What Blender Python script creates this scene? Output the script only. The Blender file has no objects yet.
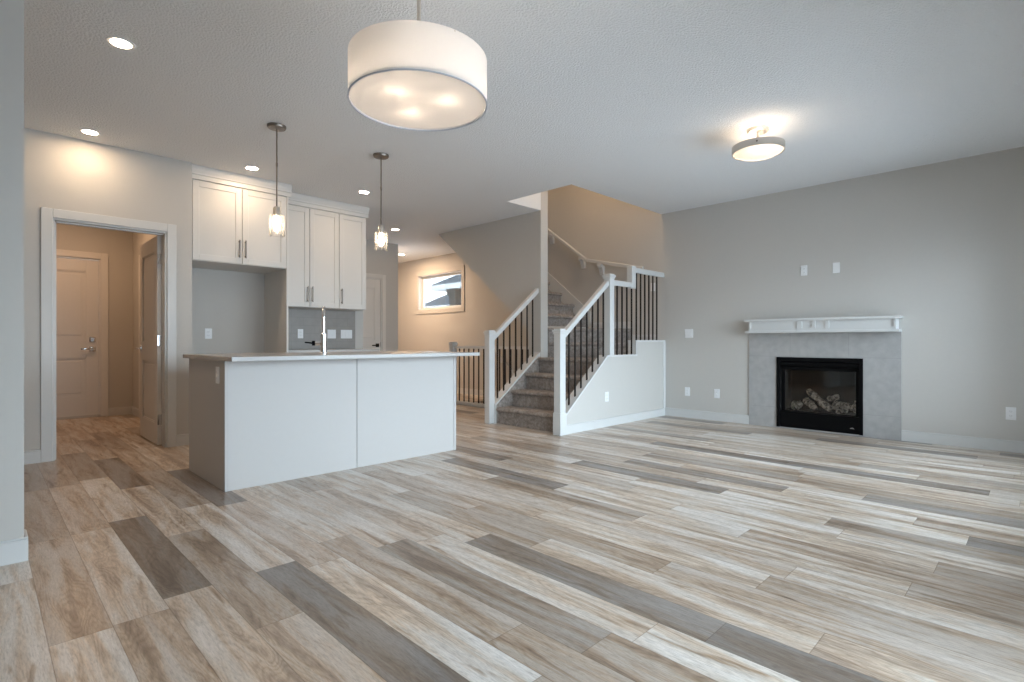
import bpy, bmesh, math, random
from mathutils import Vector, Matrix
random.seed(7)
C = bpy.context.scene.collection
PI = math.pi
SC = bpy.context.scene

# ------------------------------------------------------------------ camera, world, exposure
cam_d = bpy.data.cameras.new('camera')
cam_d.sensor_width = 36.0
cam_d.lens = 36.0 * 532.5 / 1024.0
cam_d.shift_y = 0.7 / 1024.0
cam_d.clip_start = 0.05
cam = bpy.data.objects.new('camera', cam_d)
C.objects.link(cam)
cam.location = (0, 0, 1.0)
cam.rotation_euler = (PI / 2, 0, -PI / 4)
SC.camera = cam

SC.view_settings.view_transform = 'Standard'
SC.view_settings.look = 'None'
SC.view_settings.gamma = 1.0
SC.view_settings.use_curve_mapping = False
SC.view_settings.exposure = 0.84

SKY = 8.6
world = bpy.data.worlds.new('sky')
SC.world = world
world.use_nodes = True
wn = world.node_tree
wn.nodes.clear()
w_out = wn.nodes.new('ShaderNodeOutputWorld')
w_bg = wn.nodes.new('ShaderNodeBackground')
w_tc = wn.nodes.new('ShaderNodeTexCoord')
w_sep = wn.nodes.new('ShaderNodeSeparateXYZ')
w_rmp = wn.nodes.new('ShaderNodeValToRGB')
w_map = wn.nodes.new('ShaderNodeMapRange')
w_map.inputs['From Min'].default_value = -0.3
w_map.inputs['From Max'].default_value = 0.5
w_rmp.color_ramp.elements[0].position = 0.30
w_rmp.color_ramp.elements[0].color = (0.36, 0.42, 0.48, 1)
w_rmp.color_ramp.elements[1].position = 0.45
w_rmp.color_ramp.elements[1].color = (0.74, 0.88, 1.0, 1)
wn.links.new(w_tc.outputs['Generated'], w_sep.inputs[0])
wn.links.new(w_sep.outputs['Z'], w_map.inputs['Value'])
wn.links.new(w_map.outputs[0], w_rmp.inputs[0])
wn.links.new(w_rmp.outputs[0], w_bg.inputs['Color'])
w_bg.inputs['Strength'].default_value = SKY
wn.links.new(w_bg.outputs[0], w_out.inputs[0])


def portal(name, loc, rot, sx, sy):
    d = bpy.data.lights.new(name, 'AREA')
    d.shape = 'RECTANGLE'
    d.size, d.size_y = sx, sy
    d.cycles.is_portal = True
    o = bpy.data.objects.new(name, d)
    C.objects.link(o)
    o.location, o.rotation_euler = loc, rot
    return o


# daylight openings: patio door and living-room window in the rear wall, small foyer window
portal('daylight_patio', (1.7, -0.44, 1.05), (PI / 2, 0, 0), 1.6, 2.0)
portal('daylight_living', (4.55, -0.44, 1.15), (PI / 2, 0, 0), 3.1, 1.8)
portal('daylight_foyer', (6.76, 8.69, 2.02), (PI / 2, 0, PI / 2), 1.44, 0.72)


def lamp(name, loc, power, color, r=0.05):
    d = bpy.data.lights.new(name, 'POINT')
    d.energy = power
    d.color = color
    d.shadow_soft_size = r
    o = bpy.data.objects.new(name, d)
    C.objects.link(o)
    o.location = loc
    return o


WARM = (1.0, 0.72, 0.46)
WARM2 = (1.0, 0.80, 0.60)

# ------------------------------------------------------------------ materials
MATS = {}


def nm(name):
    m = bpy.data.materials.new(name)
    m.use_nodes = True
    nt = m.node_tree
    b = nt.nodes['Principled BSDF']
    MATS[name] = m
    return m, nt, b


def setc(b, col, rough=0.5, metal=0.0, spec=0.5):
    b.inputs['Base Color'].default_value = (*col, 1)
    b.inputs['Roughness'].default_value = rough
    b.inputs['Metallic'].default_value = metal
    b.inputs['Specular IOR Level'].default_value = spec


def paint(name, col, rough=0.6, spec=0.3, bump=0.0, bscale=200.0, metal=0.0, var=0.0, vscale=30.0):
    m, nt, b = nm(name)
    setc(b, col, rough, metal, spec)
    tc = nt.nodes.new('ShaderNodeTexCoord')
    no = nt.nodes.new('ShaderNodeTexNoise')
    no.inputs['Scale'].default_value = vscale
    no.inputs['Detail'].default_value = 3
    nt.links.new(tc.outputs['Object'], no.inputs['Vector'])
    mx = nt.nodes.new('ShaderNodeMix')
    mx.data_type = 'RGBA'
    v = max(var, 0.015)
    mx.inputs[6].default_value = (*[c * (1 - v) for c in col], 1)
    mx.inputs[7].default_value = (*[min(1, c * (1 + v)) for c in col], 1)
    nt.links.new(no.outputs['Fac'], mx.inputs[0])
    nt.links.new(mx.outputs[2], b.inputs['Base Color'])
    if bump:
        n2 = nt.nodes.new('ShaderNodeTexNoise')
        n2.inputs['Scale'].default_value = bscale
        n2.inputs['Detail'].default_value = 4
        nt.links.new(tc.outputs['Object'], n2.inputs['Vector'])
        bp = nt.nodes.new('ShaderNodeBump')
        bp.inputs['Strength'].default_value = bump
        bp.inputs['Distance'].default_value = 0.012 if bump > .5 else 0.004
        nt.links.new(n2.outputs['Fac'], bp.inputs['Height'])
        nt.links.new(bp.outputs[0], b.inputs['Normal'])
    return m


WALL = paint('wall_paint', (0.56, 0.535, 0.50), 0.75, 0.2, 0.06, 300)
CEIL = paint('ceiling_texture', (0.82, 0.82, 0.82), 0.85, 0.1, 1.0, 75)
TRIM = paint('trim_white', (0.64, 0.635, 0.62), 0.4, 0.4)
DOORM = paint('door_white', (0.70, 0.67, 0.63), 0.45, 0.35)
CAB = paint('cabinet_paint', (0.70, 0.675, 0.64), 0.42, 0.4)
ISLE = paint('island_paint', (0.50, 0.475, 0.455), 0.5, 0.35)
DARKGAP = paint('dark_gap', (0.05, 0.045, 0.04), 0.8, 0.1)
BLACK = paint('black_metal', (0.004, 0.004, 0.0045), 0.5, 0.08)
BALU = paint('baluster_bronze', (0.018, 0.013, 0.011), 0.5, 0.3)
FIREIN = paint('firebox_liner', (0.004, 0.004, 0.0045), 0.8, 0.05)
NICKEL = paint('brushed_nickel', (0.72, 0.67, 0.61), 0.42, 0.5, 0, 200, 1.0)
PULL = paint('pull_nickel', (0.26, 0.225, 0.195), 0.35, 0.5, 0, 200, 1.0)
CHROME = paint('chrome', (0.78, 0.78, 0.79), 0.12, 0.5, 0, 200, 1.0)
PLASTIC = paint('white_plastic', (0.80, 0.80, 0.80), 0.35, 0.5)
PLASTIC2 = paint('grey_slot', (0.45, 0.45, 0.45), 0.4, 0.4)
SNOWROOF = paint('roof_shingle', (0.085, 0.094, 0.105), 0.9, 0.1, 0.3, 8, 0, 0.15, 3)
SIDING = paint('pale_siding', (0.30, 0.31, 0.32), 0.8, 0.1)
STONE = paint('porch_pier', (0.09, 0.08, 0.07), 0.9, 0.1, 0.3, 12, 0, 0.25, 6)
QUARTZ = paint('quartz', (0.44, 0.42, 0.40), 0.25, 0.5, 0, 200, 0, 0.10, 90)


def mk_carpet():
    m, nt, b = nm('carpet')
    setc(b, (0.25, 0.22, 0.2), 0.95, 0, 0.05)
    tc = nt.nodes.new('ShaderNodeTexCoord')
    n1 = nt.nodes.new('ShaderNodeTexNoise')
    n1.inputs['Scale'].default_value = 22
    n1.inputs['Detail'].default_value = 6
    n1.inputs['Roughness'].default_value = 0.75
    n2 = nt.nodes.new('ShaderNodeTexNoise')
    n2.inputs['Scale'].default_value = 240
    n2.inputs['Detail'].default_value = 2
    r = nt.nodes.new('ShaderNodeValToRGB')
    r.color_ramp.elements[0].position = 0.3
    r.color_ramp.elements[0].color = (0.21, 0.178, 0.158, 1)
    r.color_ramp.elements[1].position = 0.7
    r.color_ramp.elements[1].color = (0.50, 0.44, 0.395, 1)
    bp = nt.nodes.new('ShaderNodeBump')
    bp.inputs['Strength'].default_value = 1.0
    bp.inputs['Distance'].default_value = 0.01
    nt.links.new(tc.outputs['Object'], n1.inputs['Vector'])
    nt.links.new(tc.outputs['Object'], n2.inputs['Vector'])
    nt.links.new(n1.outputs['Fac'], r.inputs[0])
    nt.links.new(r.outputs[0], b.inputs['Base Color'])
    nt.links.new(n2.outputs['Fac'], bp.inputs['Height'])
    nt.links.new(bp.outputs[0], b.inputs['Normal'])
    return m


CARPET = mk_carpet()


def math_node(nt, op, a, bb=None, c=None):
    n = nt.nodes.new('ShaderNodeMath')
    n.operation = op
    for i, v in enumerate((a, bb, c)):
        if v is None:
            continue
        if isinstance(v, (int, float)):
            n.inputs[i].default_value = v
        else:
            nt.links.new(v, n.inputs[i])
    return n.outputs[0]


def ramp(nt, fac, stops, interp='LINEAR'):
    r = nt.nodes.new('ShaderNodeValToRGB')
    r.color_ramp.interpolation = interp
    els = r.color_ramp.elements
    while len(els) > len(stops):
        els.remove(els[-1])
    while len(els) < len(stops):
        els.new(1.0)
    for e, (p, c) in zip(els, stops):
        e.position = p
        e.color = (*c, 1)
    nt.links.new(fac, r.inputs[0])
    return r.outputs[0]


def mixc(nt, fac, a, b_, mode='MIX'):
    n = nt.nodes.new('ShaderNodeMix')
    n.data_type = 'RGBA'
    n.blend_type = mode
    if isinstance(fac, (int, float)):
        n.inputs[0].default_value = fac
    else:
        nt.links.new(fac, n.inputs[0])
    for s, v in ((6, a), (7, b_)):
        if isinstance(v, tuple):
            n.inputs[s].default_value = (*v, 1)
        else:
            nt.links.new(v, n.inputs[s])
    return n.outputs[2]


def mk_floor():
    m, nt, b = nm('vinyl_plank')
    setc(b, (0.4, 0.35, 0.3), 0.33, 0, 0.45)
    L = nt.links
    tc = nt.nodes.new('ShaderNodeTexCoord')
    sp = nt.nodes.new('ShaderNodeSeparateXYZ')
    L.new(tc.outputs['Object'], sp.inputs[0])
    X, Y = sp.outputs['X'], sp.outputs['Y']
    PW, PL = 0.172, 1.24
    xs = math_node(nt, 'DIVIDE', math_node(nt, 'ADD', X, 5.0), PW)
    row = math_node(nt, 'FLOOR', xs)
    fx = math_node(nt, 'FRACT', xs)
    wr = nt.nodes.new('ShaderNodeTexWhiteNoise')
    wr.noise_dimensions = '1D'
    L.new(row, wr.inputs['W'])
    ys = math_node(nt, 'ADD', math_node(nt, 'DIVIDE', math_node(nt, 'ADD', Y, 9.0), PL), math_node(nt, 'MULTIPLY', wr.outputs['Value'], 9.0))
    col = math_node(nt, 'FLOOR', ys)
    fy = math_node(nt, 'FRACT', ys)
    cb = nt.nodes.new('ShaderNodeCombineXYZ')
    L.new(row, cb.inputs[0])
    L.new(col, cb.inputs[1])
    wi = nt.nodes.new('ShaderNodeTexWhiteNoise')
    wi.noise_dimensions = '2D'
    L.new(cb.outputs[0], wi.inputs['Vector'])
    pid = wi.outputs['Value']
    sc_ = nt.nodes.new('ShaderNodeSeparateColor')
    L.new(wi.outputs['Color'], sc_.inputs[0])
    pid2 = sc_.outputs[1]
    pid3 = sc_.outputs[2]

    def coords(kx, ky, kz):
        c = nt.nodes.new('ShaderNodeCombineXYZ')
        L.new(math_node(nt, 'MULTIPLY', X, kx), c.inputs[0])
        L.new(math_node(nt, 'MULTIPLY', Y, ky), c.inputs[1])
        L.new(math_node(nt, 'MULTIPLY', pid, kz), c.inputs[2])
        return c.outputs[0]

    def noise(vec, scale, det, rough=0.5, dist=0.0):
        n = nt.nodes.new('ShaderNodeTexNoise')
        n.inputs['Scale'].default_value = scale
        n.inputs['Detail'].default_value = det
        n.inputs['Roughness'].default_value = rough
        n.inputs['Distortion'].default_value = dist
        L.new(vec, n.inputs['Vector'])
        return n.outputs['Fac']

    base = ramp(nt, pid, [(0.0, (0.235, 0.212, 0.198)), (0.09, (0.305, 0.276, 0.257)), (0.18, (0.46, 0.402, 0.352)),
                          (0.42, (0.575, 0.51, 0.455)), (0.65, (0.64, 0.585, 0.535)), (1.0, (0.69, 0.65, 0.61))])
    # broad figure: long brown / grey streaks inside each board
    big = noise(coords(13, 1.25, 60), 1.0, 4, 0.6, 0.5)
    warm = ramp(nt, big, [(0.34, (1.05, 1.05, 1.05)), (0.46, (0.95, 0.92, 0.88)), (0.55, (0.86, 0.74, 0.62)), (0.66, (0.58, 0.48, 0.40))])
    c1 = mixc(nt, 1.0, base, warm, 'MULTIPLY')
    # cathedral rings and knots: contour lines of a slow stretched noise, strongest in the brown figure
    slow = noise(coords(6.5, 1.05, 91), 1.0, 2.5, 0.5, 0.3)
    rings = math_node(nt, 'SINE', math_node(nt, 'MULTIPLY', slow, 170.0))
    ringc = ramp(nt, math_node(nt, 'MULTIPLY_ADD', rings, 0.5, 0.5), [(0.0, (0.80, 0.76, 0.72)), (0.35, (0.98, 0.97, 0.96)), (0.85, (1.0, 1.0, 1.0)), (1.0, (1.10, 1.10, 1.10))])
    rmask = ramp(nt, big, [(0.42, (0.15, 0.15, 0.15)), (0.60, (0.85, 0.85, 0.85))])
    c2 = mixc(nt, rmask, c1, ringc, 'MULTIPLY')
    # medium streaks running with the board
    mid = noise(coords(46, 3.6, 71), 1.0, 5, 0.65, 0.4)
    midc = ramp(nt, mid, [(0.32, (0.84, 0.805, 0.775)), (0.48, (0.99, 0.985, 0.98)), (0.66, (1.07, 1.07, 1.075))])
    c2 = mixc(nt, 0.9, c2, midc, 'MULTIPLY')
    # dark knot streaks
    kn = noise(coords(15, 1.9, 33), 1.0, 3, 0.55, 0.8)
    knc = ramp(nt, kn, [(0.62, (1, 1, 1)), (0.70, (0.70, 0.60, 0.50)), (0.78, (0.36, 0.30, 0.26))])
    c3 = mixc(nt, 0.95, c2, knc, 'MULTIPLY')
    # fine pores
    fine = noise(coords(210, 26, 47), 1.0, 4, 0.75, 0.1)
    finec = ramp(nt, fine, [(0.32, (0.70, 0.69, 0.68)), (0.5, (1.0, 1.0, 1.0)), (0.68, (1.16, 1.16, 1.16))])
    c4 = mixc(nt, 0.9, c3, finec, 'MULTIPLY')
    # joints
    ex = math_node(nt, 'MULTIPLY', math_node(nt, 'MINIMUM', fx, math_node(nt, 'SUBTRACT', 1.0, fx)), PW)
    ey = math_node(nt, 'MULTIPLY', math_node(nt, 'MINIMUM', fy, math_node(nt, 'SUBTRACT', 1.0, fy)), PL)
    e = math_node(nt, 'MINIMUM', ex, ey)
    jm = nt.nodes.new('ShaderNodeMapRange')
    jm.inputs['From Min'].default_value = 0.0006
    jm.inputs['From Max'].default_value = 0.0022
    L.new(e, jm.inputs['Value'])
    jc = ramp(nt, jm.outputs[0], [(0.0, (0.62, 0.58, 0.54)), (1.0, (1, 1, 1))])
    c5 = mixc(nt, 1.0, c4, jc, 'MULTIPLY')
    L.new(c5, b.inputs['Base Color'])
    rr = math_node(nt, 'MULTIPLY_ADD', fine, 0.14, 0.25)
    L.new(rr, b.inputs['Roughness'])
    bp = nt.nodes.new('ShaderNodeBump')
    bp.inputs['Strength'].default_value = 0.12
    bp.inputs['Distance'].default_value = 0.002
    L.new(math_node(nt, 'ADD', math_node(nt, 'MULTIPLY', fine, 0.5), jm.outputs[0]), bp.inputs['Height'])
    L.new(bp.outputs[0], b.inputs['Normal'])
    return m


FLOOR = mk_floor()


def mk_tile(name, col, grout, u0, uw, v0, vh, axis, rough, stagger=0.0, streak=0.08):
    """rectangular tiles with thin grout; axis = the horizontal world axis along the wall."""
    m, nt, b = nm(name)
    setc(b, col, rough, 0, 0.45)
    L = nt.links
    g = nt.nodes.new('ShaderNodeNewGeometry')
    sp = nt.nodes.new('ShaderNodeSeparateXYZ')
    L.new(g.outputs['Position'], sp.inputs[0])
    U = sp.outputs[axis]
    V = sp.outputs['Z']
    vs = math_node(nt, 'DIVIDE', math_node(nt, 'SUBTRACT', V, v0 - 10 * vh), vh)
    vr = math_node(nt, 'FLOOR', vs)
    us = math_node(nt, 'ADD', math_node(nt, 'DIVIDE', math_node(nt, 'SUBTRACT', U, u0 - 10 * uw), uw), math_node(nt, 'MULTIPLY', vr, stagger))
    fu = math_node(nt, 'FRACT', us)
    fv = math_node(nt, 'FRACT', vs)
    eu = math_node(nt, 'MULTIPLY', math_node(nt, 'MINIMUM', fu, math_node(nt, 'SUBTRACT', 1.0, fu)), uw)
    ev = math_node(nt, 'MULTIPLY', math_node(nt, 'MINIMUM', fv, math_node(nt, 'SUBTRACT', 1.0, fv)), vh)
    e = math_node(nt, 'MINIMUM', eu, ev)
    mr = nt.nodes.new('ShaderNodeMapRange')
    mr.inputs['From Min'].default_value = 0.001
    mr.inputs['From Max'].default_value = 0.002
    L.new(e, mr.inputs['Value'])
    n = nt.nodes.new('ShaderNodeTexNoise')
    n.inputs['Scale'].default_value = 14
    n.inputs['Detail'].default_value = 6
    L.new(g.outputs['Position'], n.inputs['Vector'])
    tcol = ramp(nt, n.outputs['Fac'], [(0.3, tuple(c * (1 - streak) for c in col)), (0.7, tuple(c * (1 + streak) for c in col))])
    L.new(mixc(nt, mr.outputs[0], grout, tcol), b.inputs['Base Color'])
    bp = nt.nodes.new('ShaderNodeBump')
    bp.inputs['Strength'].default_value = 0.3
    bp.inputs['Distance'].default_value = 0.002
    L.new(mr.outputs[0], bp.inputs['Height'])
    L.new(bp.outputs[0], b.inputs['Normal'])
    return m


def mk_glass(name, tint=(1, 1, 1), gl=0.06, rough=0.02):
    m, nt, b = nm(name)
    nt.nodes.remove(b)
    out = nt.nodes['Material Output']
    tr = nt.nodes.new('ShaderNodeBsdfTransparent')
    tr.inputs[0].default_value = (*tint, 1)
    g = nt.nodes.new('ShaderNodeBsdfGlossy')
    g.inputs['Roughness'].default_value = rough
    lw = nt.nodes.new('ShaderNodeFresnel')
    lw.inputs['IOR'].default_value = 1.45
    fac = math_node(nt, 'ADD', math_node(nt, 'MULTIPLY', lw.outputs[0], 0.9), gl)
    fac = math_node(nt, 'MINIMUM', fac, 1.0)
    mx = nt.nodes.new('ShaderNodeMixShader')
    nt.links.new(fac, mx.inputs[0])
    nt.links.new(tr.outputs[0], mx.inputs[1])
    nt.links.new(g.outputs[0], mx.inputs[2])
    nt.links.new(mx.outputs[0], out.inputs[0])
    return m


PANE = mk_glass('window_glass', (0.97, 0.99, 1.0), 0.0)
FGLASS = mk_glass('fire_glass', (0.95, 0.95, 0.95), 0.015)
SEEDED = mk_glass('clear_shade_glass', (0.99, 0.98, 0.97), 0.0, 0.15)
_nt = SEEDED.node_tree
_o = _nt.nodes['Material Output']
_src = _o.inputs[0].links[0].from_socket
_t = _nt.nodes.new('ShaderNodeBsdfTranslucent')
_t.inputs[0].default_value = (0.95, 0.93, 0.9, 1)
_m = _nt.nodes.new('ShaderNodeMixShader')
_m.inputs[0].default_value = 0.05
_nt.links.new(_src, _m.inputs[1])
_nt.links.new(_t.outputs[0], _m.inputs[2])
_nt.links.new(_m.outputs[0], _o.inputs[0])


def mk_emit(name, col, s):
    m, nt, b = nm(name)
    nt.nodes.remove(b)
    e = nt.nodes.new('ShaderNodeEmission')
    e.inputs[0].default_value = (*col, 1)
    e.inputs[1].default_value = s
    nt.links.new(e.outputs[0], nt.nodes['Material Output'].inputs[0])
    return m


def mk_translucent(name, col, frac=0.6):
    m, nt, b = nm(name)
    nt.nodes.remove(b)
    d = nt.nodes.new('ShaderNodeBsdfDiffuse')
    t = nt.nodes.new('ShaderNodeBsdfTranslucent')
    d.inputs[0].default_value = (*col, 1)
    t.inputs[0].default_value = (*col, 1)
    mx = nt.nodes.new('ShaderNodeMixShader')
    mx.inputs[0].default_value = frac
    nt.links.new(d.outputs[0], mx.inputs[1])
    nt.links.new(t.outputs[0], mx.inputs[2])
    nt.links.new(mx.outputs[0], nt.nodes['Material Output'].inputs[0])
    return m


LENS = mk_emit('downlight_lens', (1.0, 0.74, 0.49), 108)
BULB = mk_emit('bulb_glow', (1.0, 0.80, 0.58), 26)
LINEN = mk_translucent('linen_shade', (0.93, 0.91, 0.89), 0.6)
ACRYL = mk_translucent('acrylic_diffuser', (0.92, 0.88, 0.84), 0.55)
FROST = mk_translucent('frosted_bowl', (0.95, 0.93, 0.90), 0.65)


def mk_log():
    m, nt, b = nm('ceramic_log')
    setc(b, (0.3, 0.26, 0.2), 0.9, 0, 0.1)
    tc = nt.nodes.new('ShaderNodeTexCoord')
    n = nt.nodes.new('ShaderNodeTexNoise')
    n.inputs['Scale'].default_value = 26
    n.inputs['Detail'].default_value = 6
    n.inputs['Roughness'].default_value = 0.7
    nt.links.new(tc.outputs['Object'], n.inputs['Vector'])
    nt.links.new(ramp(nt, n.outputs['Fac'], [(0.40, (0.05, 0.045, 0.042)), (0.5, (0.42, 0.37, 0.30)), (0.60, (0.85, 0.79, 0.68))]), b.inputs['Base Color'])
    bp = nt.nodes.new('ShaderNodeBump')
    bp.inputs['Distance'].default_value = 0.02
    nt.links.new(n.outputs['Fac'], bp.inputs['Height'])
    nt.links.new(bp.outputs[0], b.inputs['Normal'])
    return m


LOGM = mk_log()
SURROUND = mk_tile('surround_tile', (0.40, 0.392, 0.382), (0.30, 0.295, 0.29), 2.067, 0.583, 0.235, 0.595, 'Y', 0.5)
SPLASH = mk_tile('backsplash_tile', (0.30, 0.275, 0.25), (0.24, 0.22, 0.20), 2.43, 0.30, 0.905, 0.10, 'X', 0.4, 0.5, 0.05)

# ------------------------------------------------------------------ mesh helpers


class MB:
    def __init__(self):
        self.bm = bmesh.new()

    def box(self, x0, y0, z0, x1, y1, z1, bev=0.0, seg=2):
        x0, x1 = sorted((x0, x1))
        y0, y1 = sorted((y0, y1))
        z0, z1 = sorted((z0, z1))
        r = bmesh.ops.create_cube(self.bm, size=1.0)
        vs = r['verts']
        bmesh.ops.scale(self.bm, verts=vs, vec=(x1 - x0, y1 - y0, z1 - z0))
        bmesh.ops.translate(self.bm, verts=vs, vec=((x0 + x1) / 2, (y0 + y1) / 2, (z0 + z1) / 2))
        if bev:
            es = list({e for v in vs for e in v.link_edges})
            bmesh.ops.bevel(self.bm, geom=es, offset=bev, segments=seg, profile=0.5, affect='EDGES')
        return self

    def prism(self, poly, axis, a0, a1, bev=0.0, seg=2):
        """poly in the two other axes: axis X -> (y,z), Y -> (x,z), Z -> (x,y)."""
        def P(p, a):
            return {'X': (a, p[0], p[1]), 'Y': (p[0], a, p[1]), 'Z': (p[0], p[1], a)}[axis]
        v0 = [self.bm.verts.new(P(p, a0)) for p in poly]
        v1 = [self.bm.verts.new(P(p, a1)) for p in poly]
        n = len(poly)
        fs = [self.bm.faces.new(v0), self.bm.faces.new(v1)]
        for i in range(n):
            fs.append(self.bm.faces.new((v0[i], v0[(i + 1) % n], v1[(i + 1) % n], v1[i])))
        bmesh.ops.recalc_face_normals(self.bm, faces=fs)
        if bev:
            es = list({e for f in fs for e in f.edges})
            bmesh.ops.bevel(self.bm, geom=es, offset=bev, segments=seg, profile=0.5, affect='EDGES')
        return self

    def lathe(self, prof, c=(0, 0, 0), seg=40, closed=False):
        """prof: list of (r,z); revolved about the vertical through c. r=0 ends make poles."""
        rings = []
        for r, z in prof:
            if r < 1e-6:
                rings.append([self.bm.verts.new((c[0], c[1], c[2] + z))])
            else:
                rings.append([self.bm.verts.new((c[0] + r * math.cos(2 * PI * i / seg), c[1] + r * math.sin(2 * PI * i / seg), c[2] + z)) for i in range(seg)])
        fs = []
        pairs = list(zip(rings, rings[1:]))
        if closed:
            pairs.append((rings[-1], rings[0]))
        for a, b in pairs:
            for i in range(seg):
                j = (i + 1) % seg
                if len(a) == 1 and len(b) == 1:
                    continue
                if len(a) == 1:
                    fs.append(self.bm.faces.new((a[0], b[i], b[j])))
                elif len(b) == 1:
                    fs.append(self.bm.faces.new((a[i], b[0], a[j])))
                else:
                    fs.append(self.bm.faces.new((a[i], a[j], b[j], b[i])))
        bmesh.ops.recalc_face_normals(self.bm, faces=fs)
        return self

    def tube(self, pts, r, seg=14, cap=True):
        pts = [Vector(p) for p in pts]
        rs = r if isinstance(r, (list, tuple)) else [r] * len(pts)
        rings = []
        up = None
        for i, p in enumerate(pts):
            d = (pts[min(i + 1, len(pts) - 1)] - pts[max(i - 1, 0)]).normalized()
            if up is None:
                up = Vector((0, 0, 1)) if abs(d.z) < 0.9 else Vector((1, 0, 0))
            s = d.cross(up).normalized()
            up = s.cross(d).normalized()
            rings.append([self.bm.verts.new(p + rs[i] * (math.cos(2 * PI * k / seg) * s + math.sin(2 * PI * k / seg) * up)) for k in range(seg)])
        fs = []
        for a, b in zip(rings, rings[1:]):
            for k in range(seg):
                fs.append(self.bm.faces.new((a[k], a[(k + 1) % seg], b[(k + 1) % seg], b[k])))
        if cap:
            fs.append(self.bm.faces.new(rings[0]))
            fs.append(self.bm.faces.new(rings[-1]))
        bmesh.ops.recalc_face_normals(self.bm, faces=fs)
        return self

    def sweep(self, prof, pts, side):
        """sweep a closed 2D profile (s,u) along pts: s along the fixed side vector, u along the in-plane up (vertical)."""
        rings = [[self.bm.verts.new(Vector(p) + Vector(side) * s + Vector((0, 0, u))) for s, u in prof] for p in pts]
        n = len(prof)
        fs = []
        for a, b in zip(rings, rings[1:]):
            for k in range(n):
                fs.append(self.bm.faces.new((a[k], a[(k + 1) % n], b[(k + 1) % n], b[k])))
        fs.append(self.bm.faces.new(rings[0]))
        fs.append(self.bm.faces.new(rings[-1]))
        bmesh.ops.recalc_face_normals(self.bm, faces=fs)
        return self


def obj(name, mb, mat, parent=None, smooth=False, local=False):
    """link a mesh built in world coordinates (local=True: in the parent's own frame)."""
    bm = mb.bm
    if parent is not None:
        if not local:
            q = parent
            off = Vector((0, 0, 0))
            while q is not None:
                off += q.location
                q = q.parent
            bmesh.ops.translate(bm, verts=bm.verts, vec=-off)
        loc = Vector((0, 0, 0))
    else:
        xs = [v.co.x for v in bm.verts]
        ys = [v.co.y for v in bm.verts]
        zs = [v.co.z for v in bm.verts]
        loc = Vector(((min(xs) + max(xs)) / 2, (min(ys) + max(ys)) / 2, min(zs)))
        bmesh.ops.translate(bm, verts=bm.verts, vec=-loc)
    me = bpy.data.meshes.new(name)
    bm.to_mesh(me)
    bm.free()
    me.materials.append(mat)
    if smooth:
        for p in me.polygons:
            p.use_smooth = True
        me.set_sharp_from_angle(angle=math.radians(35))
    o = bpy.data.objects.new(name, me)
    C.objects.link(o)
    o.location = loc
    if parent is not None:
        o.parent = parent
    return o


def tag(o, label, cat, group=None, kind=None):
    o['label'] = label
    o['category'] = cat
    if group:
        o['group'] = group
    if kind:
        o['kind'] = kind
    return o


def thing(name, label, cat, loc=(0, 0, 0), rotz=0.0, group=None, kind=None):
    o = bpy.data.objects.new(name, None)
    C.objects.link(o)
    o.location = loc
    o.rotation_euler = (0, 0, rotz)
    o.empty_display_size = 0.1
    return tag(o, label, cat, group, kind)


def struct(name, mb, mat, label, cat):
    return tag(obj(name, mb, mat), label, cat, None, 'structure')


def dup(root, loc, rotz=None, label=None):
    r = root.copy()
    C.objects.link(r)
    r.location = loc
    if rotz is not None:
        r.rotation_euler = (0, 0, rotz)
    if label:
        r['label'] = label
    for ch in list(root.children):
        c = ch.copy()
        C.objects.link(c)
        c.parent = r
        for g in list(ch.children):
            d = g.copy()
            C.objects.link(d)
            d.parent = c
    return r


def panel_wall(mb, axis, a0, a1, u0, u1, z0, z1, holes=()):
    """a wall slab with rectangular holes; axis = thickness axis, u = other horizontal axis."""
    us = sorted({u0, u1, *[h[0] for h in holes], *[h[1] for h in holes]})
    zs = sorted({z0, z1, *[h[2] for h in holes], *[h[3] for h in holes]})
    for i in range(len(us) - 1):
        for j in range(len(zs) - 1):
            uc, zc = (us[i] + us[i + 1]) / 2, (zs[j] + zs[j + 1]) / 2
            if any(h[0] < uc < h[1] and h[2] < zc < h[3] for h in holes):
                continue
            if axis == 'X':
                mb.box(a0, us[i], zs[j], a1, us[i + 1], zs[j + 1])
            else:
                mb.box(us[i], a0, zs[j], us[i + 1], a1, zs[j + 1])
    return mb


# ------------------------------------------------------------------ setting
H = 2.745
YR0 = -0.30
XW = 6.60
YK = 5.88          # kitchen door wall
YB = 6.60          # kitchen back wall
YP = 8.20          # pantry wall
YM = 8.92          # mudroom end wall

f = MB()
f.box(-0.75, -0.75, -0.06, 5.5, 10.6, 0)
f.box(5.5, -0.75, -0.06, XW, 4.9, 0)
f.box(5.5, 6.75, -0.06, XW, 10.6, 0)
fl = struct('floor', f, FLOOR, 'wood-look plank floor in mixed greige and brown boards', 'floor')
# keep board texture in world coordinates
fl.data.transform(Matrix.Translation(fl.location))
fl.location = (0, 0, 0)

OX0, OX1, OY0, OY1 = 4.64, 5.41, 3.71, 4.73
c = MB()
for (x0, y0, x1, y1) in ((-0.75, -0.75, OX0, 10.6), (OX0, -0.75, XW, OY0), (OX0, OY1, 5.27, 10.6), (5.27, 6.96, XW, 10.6)):
    c.box(x0, y0, H, x1, y1, H + 0.30)
struct('ceiling', c, CEIL, 'white knockdown-textured ceiling with an opening over the stairs', 'ceiling')

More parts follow.
